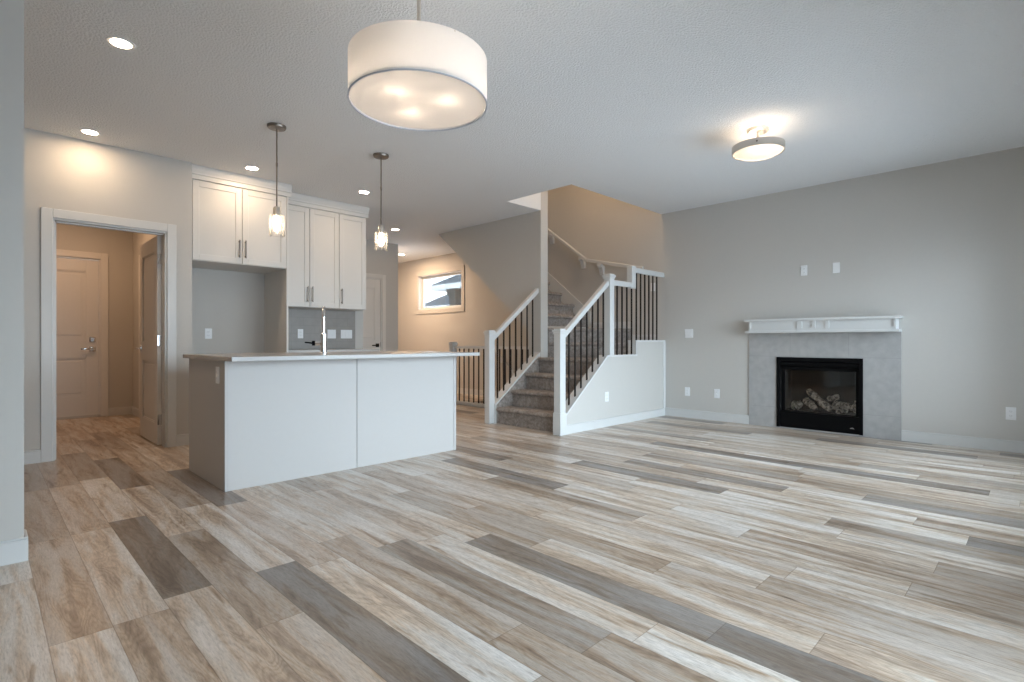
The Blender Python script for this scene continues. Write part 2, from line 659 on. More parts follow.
WIN = (7.97, 9.41, 1.665, 2.385)
FB = (1.352, 2.213, 0.012, 0.822)
w = MB()
panel_wall(w, 'X', XW, XW + 0.15, -0.75, 10.6, -2.6, 5.3, [WIN, FB])
struct('wall_right', w, WALL, 'long greige wall with the fireplace, stair side and foyer window', 'wall')
w = MB()
panel_wall(w, 'Y', YR0 - .15, YR0, -0.75, XW, 0, H, [(0.9, 2.5, 0.05, 2.05), (3.0, 6.1, 0.25, 2.05)])
struct('wall_rear', w, WALL, 'greige wall with patio door and living room window', 'wall')
w = MB()
w.box(-0.75, YR0, 0, -0.6, 3.3, H)
w.box(-0.87, 3.42, 0, -0.75, YM, H)
struct('wall_left', w, WALL, 'plain greige end wall of the dining area', 'wall')
w = MB()
w.box(-0.87, 3.30, 0, 0.144, 3.42, H)
struct('wall_stub', w, WALL, 'short pale wall end beside the passage to the mudroom', 'wall')
DO = (0.433, 1.255, 0, 2.04)
w = MB()
panel_wall(w, 'Y', YK, YK + 0.12, -0.75, 1.466, 0, H, [DO])
struct('wall_kitchen', w, WALL, 'greige wall around the mudroom doorway next to the cabinets', 'wall')
w = MB()
w.box(1.346, YK + 0.12, 0, 1.466, YB + 0.12, H)
w.box(1.466, YB, 0, 3.713, YB + 0.12, H)
w.box(3.593, YB + 0.12, 0, 3.713, YP, H)
struct('wall_back', w, WALL, 'kitchen back wall behind the cabinets and refrigerator space', 'wall')
PD = (4.215, 4.978, 0, 2.10)
w = MB()
panel_wall(w, 'Y', YP, YP + 0.12, 3.593, 5.31, 0, H, [PD])
w.box(5.19, YP + 0.12, 0, 5.31, 10.45, H)
struct('wall_pantry', w, WALL, 'taupe wall around the hall closet door past the kitchen', 'wall')
w = MB()
w.box(5.31, 10.45, 0, XW, 10.6, H)
struct('wall_foyer', w, WALL, 'end wall of the front foyer', 'wall')
GD = (0.22, 1.145, 0.03, 2.10)
CD = (7.55, 8.36, 0, 2.06)
w = MB()
panel_wall(w, 'Y', YM, YM + 0.12, -0.75, 1.70, 0, H, [GD])
panel_wall(w, 'X', 1.50, 1.62, YB + 0.12, YM, 0, H, [CD])
w.box(-0.02, YK + 0.12, 0, 0.10, YM, H)
struct('wall_mudroom', w, WALL, 'tan mudroom walls seen through the doorway', 'wall')
# wall beside the stairs: column end, sloped lower edge under the upper flight, short return above the ceiling
w = MB()
w.prism([(4.73, 0), (4.95, 0), (4.95, 1.16), (6.96, H), (6.96, 3.05), (8.1, 3.05), (8.1, 5.3), (4.73, 5.3)], 'X', 5.27, 5.41)
w.box(4.50, 4.73, H + 0.30, 5.27, 4.87, 5.3)
struct('wall_stair', w, WALL, 'tan wall under the upper stair flight with a sloped lower edge', 'wall')
w = MB()
w.box(4.50, 3.57, H + 0.30, 4.64, 4.73, 5.3)
w.box(4.64, 3.57, H + 0.30, XW, 3.71, 5.3)
w.box(5.41, 8.1, 3.05, XW, 8.24, 5.3)
w.box(4.5, 3.57, 5.3, XW, 8.24, 5.4)
struct('wall_upper', w, WALL, 'upper stairwell walls above the ceiling opening', 'wall')
# low wall at the open side of the stairs
KX1, KX2, KT1, KT2 = 5.27, 5.89, 0.840, 1.020
w = MB()
w.prism([(4.440, 0), (XW, 0), (XW, KT2 - .02), (KX2, KT2 - .02), (KX2, KT1 - .02), (KX1 - 0.02, KT1 - .02), (4.440, 0.170)], 'Y', 3.655, 3.765)
struct('wall_knee', w, WALL, 'pale knee wall on the open side of the stairs with a stepped top', 'wall')
w = MB()
w.prism([(4.440, 0.170), (KX1 - .02, KT1 - .02), (KX2 + .0, KT1 - .02), (KX2 + 0.0, KT1), (KX1 - .028, KT1), (4.440, 0.193)], 'Y', 3.645, 3.775)
w.box(KX2 - 0.015, 3.65, KT2 - .02, XW, 3.775, KT2)
w.box(KX2 - 0.012, 3.652, KT1, KX2, 3.773, KT2 - .02)
w.box(6.545, 3.643, 0, XW, 3.655, KT2 - .02, 0.003)
struct('trim_1', w, TRIM, 'white cap boards on top of the stair knee wall', 'trim')
# curb under the other guard of the lower flight
w = MB()
w.prism([(4.455, 0), (5.27, 0), (5.27, 0.865), (4.455, 0.235)], 'Y', 4.74, 4.86)
struct('trim_2', w, TRIM, 'white sloped curb under the railing beside the stair column', 'trim')
# skirt boards on the stair wall
w = MB()
w.prism([(4.89, 1.19), (4.89, 1.45), (6.96, 1.45 + 2.07 * 0.79), (6.96, 1.2 + 2.07 * 0.79)], 'X', XW - 0.016, XW)
w.box(XW - 0.016, 3.775, 0.99, XW, 4.17, 1.10)
w.box(XW - 0.016, 4.17, 1.19, XW, 4.89, 1.29)
struct('trim_3', w, TRIM, 'white skirt board climbing the stairwell wall', 'trim')


def base(mb, x0, y0, x1, y1, h=0.108):
    mb.box(x0, y0, 0, x1, y1, h - 0.012, 0)
    # eased top
    dx, dy = x1 - x0, y1 - y0
    mb.box(x0, y0, h - 0.012, x1, y1, h, 0.004, 1)


T = 0.014
b = MB(); base(b, XW - T, YR0, XW, 1.022); base(b, XW - T, 2.53, XW, 3.65)
struct('baseboard_right', b, TRIM, 'white baseboard along the fireplace wall', 'baseboard')
b = MB(); base(b, 4.455, 3.641, 6.545, 3.655, 0.10)
struct('baseboard_stair', b, TRIM, 'white baseboard along the stair knee wall', 'baseboard')
b = MB(); base(b, -0.6, 3.3 - T, 0.158, 3.3); base(b, 0.144, 3.3, 0.158, 3.434)
struct('baseboard_stub', b, TRIM, 'white baseboard around the short wall end', 'baseboard')
b = MB(); base(b, -0.75, YK - T, 0.358, YK); base(b, 1.332, YK - T, 1.48, YK); base(b, 1.466, YK, 1.48, YB)
base(b, 1.48, YB - T, 2.41, YB)
struct('baseboard_kitchen', b, TRIM, 'white baseboard beside the mudroom doorway', 'baseboard')
b = MB(); base(b, 1.225, YM - T, 1.50, YM); base(b, 1.50 - T, 8.45, 1.50, YM)
struct('baseboard_mudroom', b, TRIM, 'white baseboard in the mudroom corner', 'baseboard')
b = MB(); base(b, XW - T, 6.8, XW, 10.45); base(b, 5.07, YP - T, 5.31, YP)
struct('baseboard_foyer', b, TRIM, 'white baseboard below the foyer window', 'baseboard')
b = MB(); b.box(5.39, 4.93, 0, 5.51, 6.76, 0.05, 0.004)
struct('trim_4', b, TRIM, 'white base rail on the floor edge at the basement stairs', 'trim')


def casing_y(mb, x0, x1, top, y, wd=0.087, t=0.018, depth=0.12):
    """door casing on a wall facing -Y around an opening x0..x1, plus the jamb lining."""
    mb.box(x0 - wd, y - t, 0, x0, y, top + wd, 0.003)
    mb.box(x1, y - t, 0, x1 + wd, y, top + wd, 0.003)
    mb.box(x0, y - t, top, x1, y, top + wd, 0.003)
    mb.box(x0, y, 0, x0 + 0.016, y + depth, top)
    mb.box(x1 - 0.016, y, 0, x1, y + depth, top)
    mb.box(x0 + 0.016, y, top - 0.016, x1 - 0.016, y + depth, top)
    return mb


cs = casing_y(MB(), DO[0], DO[1], DO[3], YK, 0.075)
cs.box(DO[0] + .016, YK + 0.05, 0, DO[0] + .028, YK + 0.085, DO[3] - .016)
cs.box(DO[0] + .016, YK + 0.05, DO[3] - .028, DO[1] - .016, YK + 0.085, DO[3] - .016)
struct('trim_5', cs, TRIM, 'white casing around the mudroom doorway', 'trim')
cs = casing_y(MB(), GD[0], GD[1], GD[3], YM, 0.082)
struct('trim_6', cs, DOORM, 'casing around the mudroom exterior door', 'trim')
cs = casing_y(MB(), PD[0], PD[1], PD[3], YP, 0.07)
struct('trim_7', cs, DOORM, 'casing around the hall closet door', 'trim')
cs = MB()
for y0, y1 in ((CD[0] - .08, CD[0]), (CD[1], CD[1] + .08)):
    cs.box(1.482, y0, 0, 1.50, y1, CD[3] + .08, 0.003)
cs.box(1.482, CD[0], CD[3], 1.50, CD[1], CD[3] + .08, 0.003)
for y0, y1 in ((CD[0], CD[0] + .016), (CD[1] - .016, CD[1])):
    cs.box(1.50, y0, 0, 1.62, y1, CD[3])
struct('trim_8', cs, DOORM, 'casing of the closet opening inside the mudroom', 'trim')


def door_leaf(mb, w_, h_, t=0.036, rail=0.11, panels=((0.10, 0.40), (0.49, 0.93))):
    """two-panel door leaf in its own frame: x 0..w, y 0..t, z 0..h with stepped recessed panels on both faces."""
    zs = [0.0]
    for a, b2 in panels:
        zs += [a * h_, b2 * h_]
    zs.append(h_)
    mb.box(0, 0, 0, rail, t, h_, 0.002, 1)
    mb.box(w_ - rail, 0, 0, w_, t, h_, 0.002, 1)
    for i in range(0, len(zs), 2):
        mb.box(rail, 0, zs[i], w_ - rail, t, zs[i + 1])
    for a, b2 in panels:
        z0, z1 = a * h_, b2 * h_
        mb.box(rail, 0.014, z0, w_ - rail, t - 0.014, z1)
        m_ = 0.028
        for (x0, x1, q0, q1) in ((rail, rail + .012, z0, z1), (w_ - rail - .012, w_ - rail, z0, z1), (rail, w_ - rail, z0, z0 + .012), (rail, w_ - rail, z1 - .012, z1)):
            mb.box(x0, 0.006, q0, x1, t - 0.006, q1)
        mb.box(rail + m_ + .012, 0.006, z0 + m_ + .012, w_ - rail - m_ - .012, t - 0.006, z1 - m_ - .012, 0.006, 2)
    return mb


def lever_set(parent, x, z, y, sgn, dirx, mat, square=True):
    """rose + lever on the face y (sgn: outward direction along local y)."""
    h = MB()
    h.box(x - .032, y, z - .032, x + .032, y + sgn * .010, z + .032, 0.002)
    h.tube([(x, y + sgn * .008, z), (x, y + sgn * .05, z)], 0.011)
    h.box(x - .011, y + sgn * .038, z - .010, x + dirx * .125, y + sgn * .052, z + .010, 0.004)
    return obj('lever_handle', h, mat, parent, True, True)


# door_1: mudroom exterior door, closed
d1 = thing('door_1', 'closed two-panel exterior door at the end of the mudroom', 'door', (GD[0] + .018, YM + 0.012, GD[2]), 0, None, 'structure')
obj('leaf', door_leaf(MB(), GD[1] - GD[0] - .036, GD[3] - GD[2] - .02, 0.04, 0.135, ((0.125, 0.37), (0.495, 0.925))), DOORM, d1, False, True)
lever_set(d1, 0.82, 0.875, 0, -1, -1, CHROME)
h = MB()
h.box(.82 - .032, 0, 1.00 - .032, .82 + .032, -.010, 1.00 + .032, 0.002)
h.tube([(.82, -.008, 1.0), (.82, -.028, 1.0)], 0.022)
obj('deadbolt', h, CHROME, d1, True, True)
h = MB(); h.box(0, -0.01, -0.03, GD[1] - GD[0] - .036, 0.09, -0.002)
obj('threshold', h, NICKEL, d1, False, True)
for zz in (0.25, 1.0, 1.8):
    pass
# door_2: swung open into the mudroom, hinged on the jamb near the kitchen
HX, HY = 1.239, YK + 0.125
d2 = thing('door_2', 'two-panel door standing open inside the mudroom doorway', 'door', (HX, HY, 0.012), PI / 2, None, 'structure')
lf = obj('leaf', door_leaf(MB(), 0.765, 2.005), DOORM, d2, False, True)
lever_set(d2, 0.70, 0.92, 0.036, 1, -1, CHROME)
for zz in (0.24, 1.0, 1.78):
    h = MB()
    h.box(-0.004, 0.0, zz - .05, 0.0, 0.034, zz + .05)
    h.tube([(-0.008, -0.006, zz - .052), (-0.008, -0.006, zz + .052)], 0.008)
    obj('hinge', h, CHROME, d2, True, True)
# door_3: hall closet door
d3 = thing('door_3', 'closed hall closet door with a black lever beyond the cabinets', 'door', (PD[0] + .018, YP + 0.015, 0.012), 0, None, 'structure')
obj('leaf', door_leaf(MB(), PD[1] - PD[0] - .036, PD[3] - .032), DOORM, d3, False, True)
lever_set(d3, 0.665, 0.925, 0, -1, -1, BLACK)
h = MB()
h.box(PD[1] - PD[0] - .036, -.004, 0.9, PD[1] - PD[0] - .03, 0.012, 0.98)
obj('strike_plate', h, BLACK, d3, False, True)
# door_4: closet door in the mudroom side wall
d4 = thing('door_4', 'closed closet door in the mudroom side wall', 'door', (1.56, CD[0] + .018, 0.012), PI / 2, None, 'structure')
obj('leaf', door_leaf(MB(), CD[1] - CD[0] - .036, CD[3] - .03), DOORM, d4, False, True)

# window_1: small foyer window
y0, y1, z0, z1 = WIN
wt = thing('window_1', 'small foyer window with pale casing and a view of snowy roofs', 'window', (XW, (y0 + y1) / 2, z0), 0, None, 'structure')
m = MB()
k = 0.085
m.box(XW - .018, y0 - k, z0 - k, XW, y0, z1 + k, 0.003)
m.box(XW - .018, y1, z0 - k, XW, y1 + k, z1 + k, 0.003)
m.box(XW - .018, y0, z1, XW, y1, z1 + k, 0.003)
m.box(XW - .018, y0, z0 - k, XW, y1, z0, 0.003)
obj('casing', m, WALL, wt)
m = MB()
m.box(XW, y0, z0, XW + .13, y0 + .012, z1)
m.box(XW, y1 - .012, z0, XW + .13, y1, z1)
m.box(XW, y0, z1 - .012, XW + .13, y1, z1)
m.box(XW, y0, z0, XW + .13, y1, z0 + .012)
obj('reveal', m, TRIM, wt)
m = MB()
g = .045
m.box(XW + .09, y0 + .012, z0 + .012, XW + .14, y0 + .012 + g, z1 - .012, .004)
m.box(XW + .09, y1 - .012 - g, z0 + .012, XW + .14, y1 - .012, z1 - .012, .004)
m.box(XW + .09, y0 + .012 + g, z1 - .012 - g, XW + .14, y1 - .012 - g, z1 - .012, .004)
m.box(XW + .09, y0 + .012 + g, z0 + .012, XW + .14, y1 - .012 - g, z0 + .012 + g, .004)
obj('frame', m, TRIM, wt)
m = MB(); m.box(XW + .112, y0 + .05, z0 + .05, XW + .116, y1 - .05, z1 - .05)
obj('pane', m, PANE, wt)


def rear_window(name, x0, x1, z0, z1, label, mull):
    wt = thing(name, label, 'window', ((x0 + x1) / 2, YR0, z0), 0, None, 'structure')
    m = MB(); g = .05
    m.box(x0, YR0 - 0.120, z0, x0 + g, YR0 - 0.060, z1)
    m.box(x1 - g, YR0 - 0.120, z0, x1, YR0 - 0.060, z1)
    m.box(x0 + g, YR0 - 0.120, z0, x1 - g, YR0 - 0.060, z0 + g)
    m.box(x0 + g, YR0 - 0.120, z1 - g, x1 - g, YR0 - 0.060, z1)
    for q in mull:
        m.box(q - .03, YR0 - 0.120, z0 + g, q + .03, YR0 - 0.060, z1 - g)
    obj('frame', m, TRIM, wt)
    m = MB(); m.box(x0 + .02, YR0 - 0.092, z0 + .02, x1 - .02, YR0 - 0.088, z1 - .02)
    obj('pane', m, PANE, wt)
    m = MB(); k = .085
    m.box(x0 - k, YR0 - 0.000, z0 - k, x0, YR0 - -0.018, z1 + k)
    m.box(x1, YR0 - 0.000, z0 - k, x1 + k, YR0 - -0.018, z1 + k)
    m.box(x0, YR0 - 0.000, z1, x1, YR0 - -0.018, z1 + k)
    m.box(x0, YR0 - 0.000, z0 - k, x1, YR0 - -0.018, z0)
    obj('casing', m, TRIM, wt)


rear_window('window_2', 0.9, 2.5, 0.05, 2.05, 'glazed patio door behind the dining area', (1.7,))
rear_window('window_3', 3.0, 6.1, 0.25, 2.05, 'wide living room window beside the fireplace wall', (4.03, 5.07))

# backsplash
m = MB(); m.box(2.43, YB - .008, 0.905, 3.594, YB, 1.415)
struct('wall_tile', m, SPLASH, 'grey-beige tile backsplash under the wall cabinets', 'backsplash')

# ------------------------------------------------------------------ staircase
R_ = 0.198
st = thing('staircase', 'carpeted staircase turning behind the white newel posts', 'staircase', (5.3, 4.3, 0))


def nose_profile(x0, x1, z0, z1, o=0.034, t=0.05):
    """side profile of a carpeted step with a rounded nosing."""
    pts = [(x0, z0), (x0, z1 - t)]
    cx, cz, r = x0 - o + t / 2, z1 - t / 2, t / 2
    for i in range(7):
        a = -PI / 2 - PI * i / 6
        pts.append((cx + r * math.cos(a), cz + r * math.sin(a)))
    pts += [(x1, z1), (x1, z0)]
    return pts


XS = [4.485, 4.735, 4.985, 5.235]
YL, YR = 4.725, 3.768
for i in range(3):
    m = MB(); m.prism(nose_profile(XS[i], XS[i + 1], 0, R_ * (i + 1)), 'Y', YR, YL)
    obj('step', m, CARPET, st, True)


def landing(poly, z0, z1, nose_edges, t=0.05):
    m = MB()
    m.prism(poly, 'Z', z0, z1 - t)
    # tread slab pushed out past its riser edge, with rounded edge
    P = [Vector(p) for p in poly]
    n = len(P)
    Q = [p.copy() for p in P]
    for e in nose_edges:
        a, b2 = P[e], P[(e + 1) % n]
        d = (b2 - a).normalized()
        nrm = Vector((d.y, -d.x)) * 0.028
        Q[e] += nrm
        Q[(e + 1) % n] += nrm
    m2 = MB()
    m2.prism([tuple(q) for q in Q], 'Z', z1 - t, z1, 0.018, 3)
    me = bpy.data.meshes.new('tmp')
    m2.bm.to_mesh(me)
    m2.bm.free()
    m.bm.from_mesh(me)
    bpy.data.meshes.remove(me)
    return m


def flight_profile(y, z):
    p = nose_profile(y, y + .25, z - R_, z)
    sof = lambda q: 1.20 + .7886 * (q - 4.95)
    return [(y, sof(y))] + p[1:-1] + [(y + .25, sof(y + .25))]


IN = (5.42, 4.725)
LX = XW - .018
obj('step', landing([(XS[3] + .05, YL), (XS[3] + .05, YR), (5.93, YR), IN], 0, 4 * R_, []), CARPET, st, True)
m = MB(); m.prism(nose_profile(XS[3], XS[3] + .05, 3 * R_, 4 * R_), 'Y', YR, YL)
obj('nosing', m, CARPET, st, True)
obj('step', landing([IN, (5.93, YR), (LX, YR), (LX, 4.17)], 0, 5 * R_, [0]), CARPET, st, True)
obj('step', landing([IN, (LX, 4.17), (LX, 4.98), (5.42, 4.98)], 4 * R_, 6 * R_, [0]), CARPET, st, True)
for k in range(7, 15):
    yk = 4.98 + 0.25 * (k - 7)
    m = MB(); m.prism(flight_profile(yk, R_ * k), 'X', 5.415, LX)
    obj('step', m, CARPET, st, True)
m = MB(); m.prism([(4.96, 1.167), (6.94, 2.729), (6.94, 2.765), (4.96, 1.20)], 'X', 5.415, LX)
obj('soffit', m, WALL, st)
m = MB(); m.prism([(4.485, 0), (5.27, 0), (5.27, 0.80), (5.23, 0.80), (4.47, 0.225), (4.47, 0.0)], 'Y', 4.725, 4.738)
obj('side_carpet', m, CARPET, st)

bs = thing('basement_stairs', 'dark carpeted basement steps below the low railing', 'staircase', (6.05, 6.0, -1.0))
for k in range(6):
    yk = 6.75 - .25 * k
    m = MB(); m.prism([(y, z) for y, z in ((yk, -R_ * (k + 1)), (yk - .25, -R_ * (k + 1)), (yk - .25, -R_ * (k + 2) - .1), (yk, -R_ * (k + 2) - .1))], 'X', 5.5, LX)
    obj('step', m, CARPET, bs)
m = MB(); m.box(5.38, 4.95, -2.6, 5.5, 6.76, 0); m.box(5.5, 4.83, -2.6, XW, 4.95, 0); m.box(5.5, 4.95, -2.65, XW, 6.75, -2.6)
struct('wall_basement', m, WALL, 'walls of the basement stairwell', 'wall')

# ------------------------------------------------------------------ railings


def newel(parent, x0, y0, z0, z1, s=0.09, label=None):
    m = MB()
    m.box(x0, y0, z0, x0 + s, y0 + s, z1 - .05, 0.004)
    p = obj('newel_post', m, TRIM, parent)
    m = MB()
    m.box(x0 - .006, y0 - .006, z1 - .056, x0 + s + .006, y0 + s + .006, z1 - .038, 0.003)
    m.box(x0 - .014, y0 - .014, z1 - .038, x0 + s + .014, y0 + s + .014, z1 - .016, 0.004)
    m.box(x0 - .002, y0 - .002, z1 - .016, x0 + s + .002, y0 + s + .002, z1, 0.006)
    obj('post_cap', m, TRIM, p)
    return p


def plinth(parent, x0, y0, s=0.09, z0=0.0, h=0.24):
    m = MB(); m.box(x0 - .008, y0 - .008, z0, x0 + s + .008, y0 + s + .008, z0 + h, 0.004)
    obj('post_base', m, TRIM, parent)


HP = [(-.032, -.065), (.032, -.065), (.032, -.012), (.026, 0), (-.026, 0), (-.032, -.012)]


def baluster(parent, x, y, z0, z1, r=0.0075):
    m = MB(); m.box(x - r, y - r, z0, x + r, y + r, z1)
    obj('baluster', m, BALU, parent)


YG = 3.695
ra = thing('stair_railing', 'white stair railing with black balusters stepping along the knee wall', 'railing', (4.41, YG, 0))
n1 = newel(ra, 4.357, 3.632, 0, 1.14)
plinth(n1, 4.357, 3.632)
newel(ra, 5.290, 3.645, KT1, 1.81)
m = MB(); m.sweep(HP, [(4.440, YG, 1.075), (5.295, YG, 1.735)], (0, 1, 0)); obj('handrail', m, TRIM, ra)
m = MB(); m.sweep(HP, [(5.375, YG, 1.745), (5.80, YG, 1.745)], (0, 1, 0)); obj('handrail', m, TRIM, ra)
m = MB(); m.box(5.79, YG - .04, 1.67, 5.875, YG + .04, 1.955, .004); obj('rail_block', m, TRIM, ra)
m = MB(); m.sweep(HP, [(5.875, YG, 1.94), (XW, YG, 1.94)], (0, 1, 0)); obj('handrail', m, TRIM, ra)


def zcap(x):
    return 0.21 + (x - 4.462) * (KT1 - 0.21) / (KX1 - .028 - 4.462)


for i in range(7):
    x = 4.580 + .1075 * i
    baluster(ra, x, YG, zcap(x) - .004, 1.085 + (x - 4.462) * .783 - .06)
for i in range(4):
    x = 5.512 + .107 * i
    baluster(ra, x, YG, KT1, 1.685) if x < 5.78 else baluster(ra, x, YG, KT1, 1.675)
for i in range(6):
    x = 5.945 + .1015 * i
    baluster(ra, x, YG, KT2, 1.88)

YH = 4.80
rb = thing('stair_railing', 'white railing with black balusters ending at the stair wall column', 'railing', (4.44, YH, 0))
n2 = newel(rb, 4.373, 4.760, 0, 1.14)
m = MB(); m.sweep(HP, [(4.455, YH, 1.075), (5.27, YH, 1.715)], (0, 1, 0)); obj('handrail', m, TRIM, rb)
for i in range(7):
    x = 4.545 + .107 * i
    baluster(rb, x, YH, 0.262 + (x - 4.49) * .773 - .004, 1.10 + (x - 4.49) * .788 - .06)

XG = 5.45
rc = thing('stair_railing', 'low white railing with black balusters guarding the basement stairs', 'railing', (XG, 5.9, 0))
newel(rc, XG - .045, 6.76, 0, 1.0, 0.09)
HS = [(a * .75, b_ * .62) for a, b_ in HP]
for i in range(15):
    baluster(rc, XG, 6.645 - .117 * i, .05, .90)

m = MB(); m.sweep(HS, [(XG, 4.955, .932), (XG, 6.76, .932)], (1, 0, 0)); obj('handrail', m, TRIM, rc)

hr = thing('wall_handrail', 'white handrail on brackets along the stairwell wall', 'handrail', (XW - .06, 5.0, 2.2))
m = MB(); m.sweep([(-.022, -.05), (.022, -.05), (.024, -.01), (.016, 0), (-.016, 0), (-.024, -.01)], [(XW - .075, 7.2, 3.95), (XW - .075, 5.72, 2.855), (XW - .075, 4.92, 2.265), (XW - .075, 3.95, 2.045)], (1, 0, 0))
obj('rail', m, TRIM, hr)
for (yb, zb) in ((5.66, 2.76), (5.03, 2.30), (4.68, 2.165)):
    m = MB()
    m.prism([(XW, zb - .17), (XW - .03, zb - .165), (XW - .045, zb - .11), (XW - .06, zb - .06), (XW - .10, zb - .04), (XW - .10, zb), (XW - .05, zb), (XW - .03, zb - .03), (XW, zb - .03)], 'Y', yb - .034, yb + .034, .003)
    obj('bracket', m, TRIM, hr)

# ------------------------------------------------------------------ kitchen island
IX0, IX1, IY0, IY1, IZ = 1.153, 3.12, 3.855, 4.709, 0.873
isl = thing('kitchen_island', 'white panelled kitchen island standing on the plank floor', 'kitchen island', ((IX0 + IX1) / 2, (IY0 + IY1) / 2, 0))
m = MB(); m.box(IX0 + .02, IY0 + .02, 0.0, IX1 - .02, IY1 - .02, IZ)
obj('carcass', m, DARKGAP, isl)
XSM = 2.117
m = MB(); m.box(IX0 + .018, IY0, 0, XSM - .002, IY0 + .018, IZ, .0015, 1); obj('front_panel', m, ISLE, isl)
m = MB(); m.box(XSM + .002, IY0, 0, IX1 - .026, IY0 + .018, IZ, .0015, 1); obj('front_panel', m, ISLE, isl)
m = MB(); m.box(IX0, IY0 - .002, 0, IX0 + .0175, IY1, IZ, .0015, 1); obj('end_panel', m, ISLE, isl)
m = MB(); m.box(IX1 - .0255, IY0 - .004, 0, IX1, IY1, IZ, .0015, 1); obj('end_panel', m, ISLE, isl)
nd = 4
dw = (IX1 - IX0 - .05) / nd
for i in range(nd):
    x0 = IX0 + .02 + dw * i
    m = MB(); m.box(x0 + .003, IY1 - .02, .11, x0 + dw - .003, IY1, IZ - .01, .002, 1)
    dd = obj('door', m, CAB, isl)
    m = MB(); m.box(x0 + dw - .06, IY1 + .02, .62, x0 + dw - .05, IY1 + .03, .8); m.box(x0 + dw - .06, IY1, .63, x0 + dw - .05, IY1 + .02, .64); m.box(x0 + dw - .06, IY1, .78, x0 + dw - .05, IY1 + .02, .79)
    obj('handle', m, PULL, dd)
m = MB(); m.box(1.128, 3.636, IZ, 3.224, 4.783, 0.903, .003, 2)
tag(obj('countertop', m, QUARTZ), 'grey quartz countertop lying on the kitchen island', 'countertop')

# faucet
FX, FY, FZ = 2.005, 4.20, 0.903
fa = thing('faucet', 'tall chrome gooseneck faucet standing on the island countertop', 'faucet', (FX, FY, FZ), math.atan2(4.2, 2.0))
m = MB(); m.lathe([(0, 0), (.032, 0), (.032, .008), (.026, .014), (.025, .16), (.018, .168), (0, .168)], seg=28)
obj('body', m, CHROME, fa, True, True)
pts = [(0, 0, .165), (0, 0, .30)]
for i in range(1, 13):
    a = PI * i / 12
    pts.append((.075 - .075 * math.cos(a), 0, .30 + .083 * math.sin(a)))
pts.append((.15, 0, .27))
m = MB(); m.tube(pts, .0135, 16); obj('spout', m, CHROME, fa, True, True)
m = MB(); m.tube([(.15, 0, .275), (.15, 0, .24), (.15, 0, .15)], [.016, .019, .019], 18); obj('spray_head', m, CHROME, fa, True, True)
m = MB(); m.tube([(0, .02, .085), (0, .068, .085)], .017, 18)
lv = obj('lever', m, CHROME, fa, True, True)
m = MB(); m.tube([(0, .066, .085), (0, .09, .085)], .020, 18); m.tube([(0, .085, .085), (0, .145, .092)], [.007, .005], 12)
obj('grip', m, BLACK, lv, True, True)

# ------------------------------------------------------------------ kitchen cabinets


def shaker(parent, x0, x1, z0, z1, y, t=0.02, rail=0.058):
    """shaker door facing -Y whose outer face is at y."""
    m = MB()
    m.box(x0, y, z0, x0 + rail, y + t, z1, .0015, 1)
    m.box(x1 - rail, y, z0, x1, y + t, z1, .0015, 1)
    m.box(x0 + rail, y, z0, x1 - rail, y + t, z0 + rail, .0015, 1)
    m.box(x0 + rail, y, z1 - rail, x1 - rail, y + t, z1, .0015, 1)
    m.box(x0 + rail - .002, y + .009, z0 + rail - .002, x1 - rail + .002, y + t - .002, z1 - rail + .002)
    return obj('door', m, CAB, parent)


def bar_pull(parent, x, z0, z1, y):
    m = MB()
    m.box(x - .006, y - .032, z0, x + .006, y - .022, z1, .002)
    for z in (z0 + .018, z1 - .018):
        m.box(x - .005, y - .024, z - .005, x + .005, y, z + .005)
    return obj('handle', m, PULL, parent)


def crown(parent, x0, x1, y, yb, ret_r=True):
    m = MB()
    prof = [(0, 2.612), (-.004, 2.612), (-.004, 2.655), (-.012, 2.66), (-.014, 2.675), (-.024, 2.70), (-.028, 2.715), (-.028, H - .001), (0, H - .001)]
    m.prism([(y + a, z) for a, z in prof], 'X', x0, x1 + (.03 if ret_r else 0))
    m.box(x0, y, 2.612, x1, yb, H - .001)
    if ret_r:
        m.prism([(x1 - a * .75, z) for a, z in prof], 'Y', y, yb)
    return obj('crown_molding', m, CAB, parent)


FYc = 5.945
ca = thing('wall_cabinet', 'deep two-door cabinet above the empty refrigerator space', 'cabinet', (1.95, 6.27, 1.81))
m = MB(); m.box(1.470, FYc + .022, 1.81, 2.41, YB, 2.612); m.box(1.470, FYc + .004, 1.815, 1.484, FYc + .022, 2.612)
obj('carcass', m, CAB, ca)
m = MB(); m.box(2.41, FYc + .002, 0, 2.43, YB, 2.612, .0015, 1); obj('side_panel', m, CAB, ca)
da = shaker(ca, 1.487, 1.943, 1.815, 2.602, FYc)
db = shaker(ca, 1.950, 2.406, 1.815, 2.602, FYc)
bar_pull(da, 1.917, 1.875, 2.06, FYc)
bar_pull(db, 1.976, 1.875, 2.06, FYc)
crown(ca, 1.470, 2.43, FYc, YB)
UY = 6.245
cb_ = thing('wall_cabinet', 'two-door wall cabinet over the tile backsplash beside the tall panel', 'cabinet', (2.81, 6.42, 1.415))
m = MB(); m.box(2.432, UY + .022, 1.415, 3.184, YB, 2.612); obj('carcass', m, CAB, cb_)
da = shaker(cb_, 2.436, 2.804, 1.418, 2.602, UY)
db = shaker(cb_, 2.810, 3.182, 1.418, 2.602, UY)
bar_pull(da, 2.780, 1.475, 1.665, UY)
bar_pull(db, 2.835, 1.475, 1.665, UY)
crown(cb_, 2.432, 3.185, UY, YB, False)
cc = thing('wall_cabinet', 'narrow single-door wall cabinet at the end of the row by the hall', 'cabinet', (3.37, 6.42, 1.415))
m = MB(); m.box(3.186, UY + .022, 1.415, 3.56, YB, 2.612, .001, 1); obj('carcass', m, CAB, cc)
da = shaker(cc, 3.189, 3.558, 1.418, 2.602, UY)
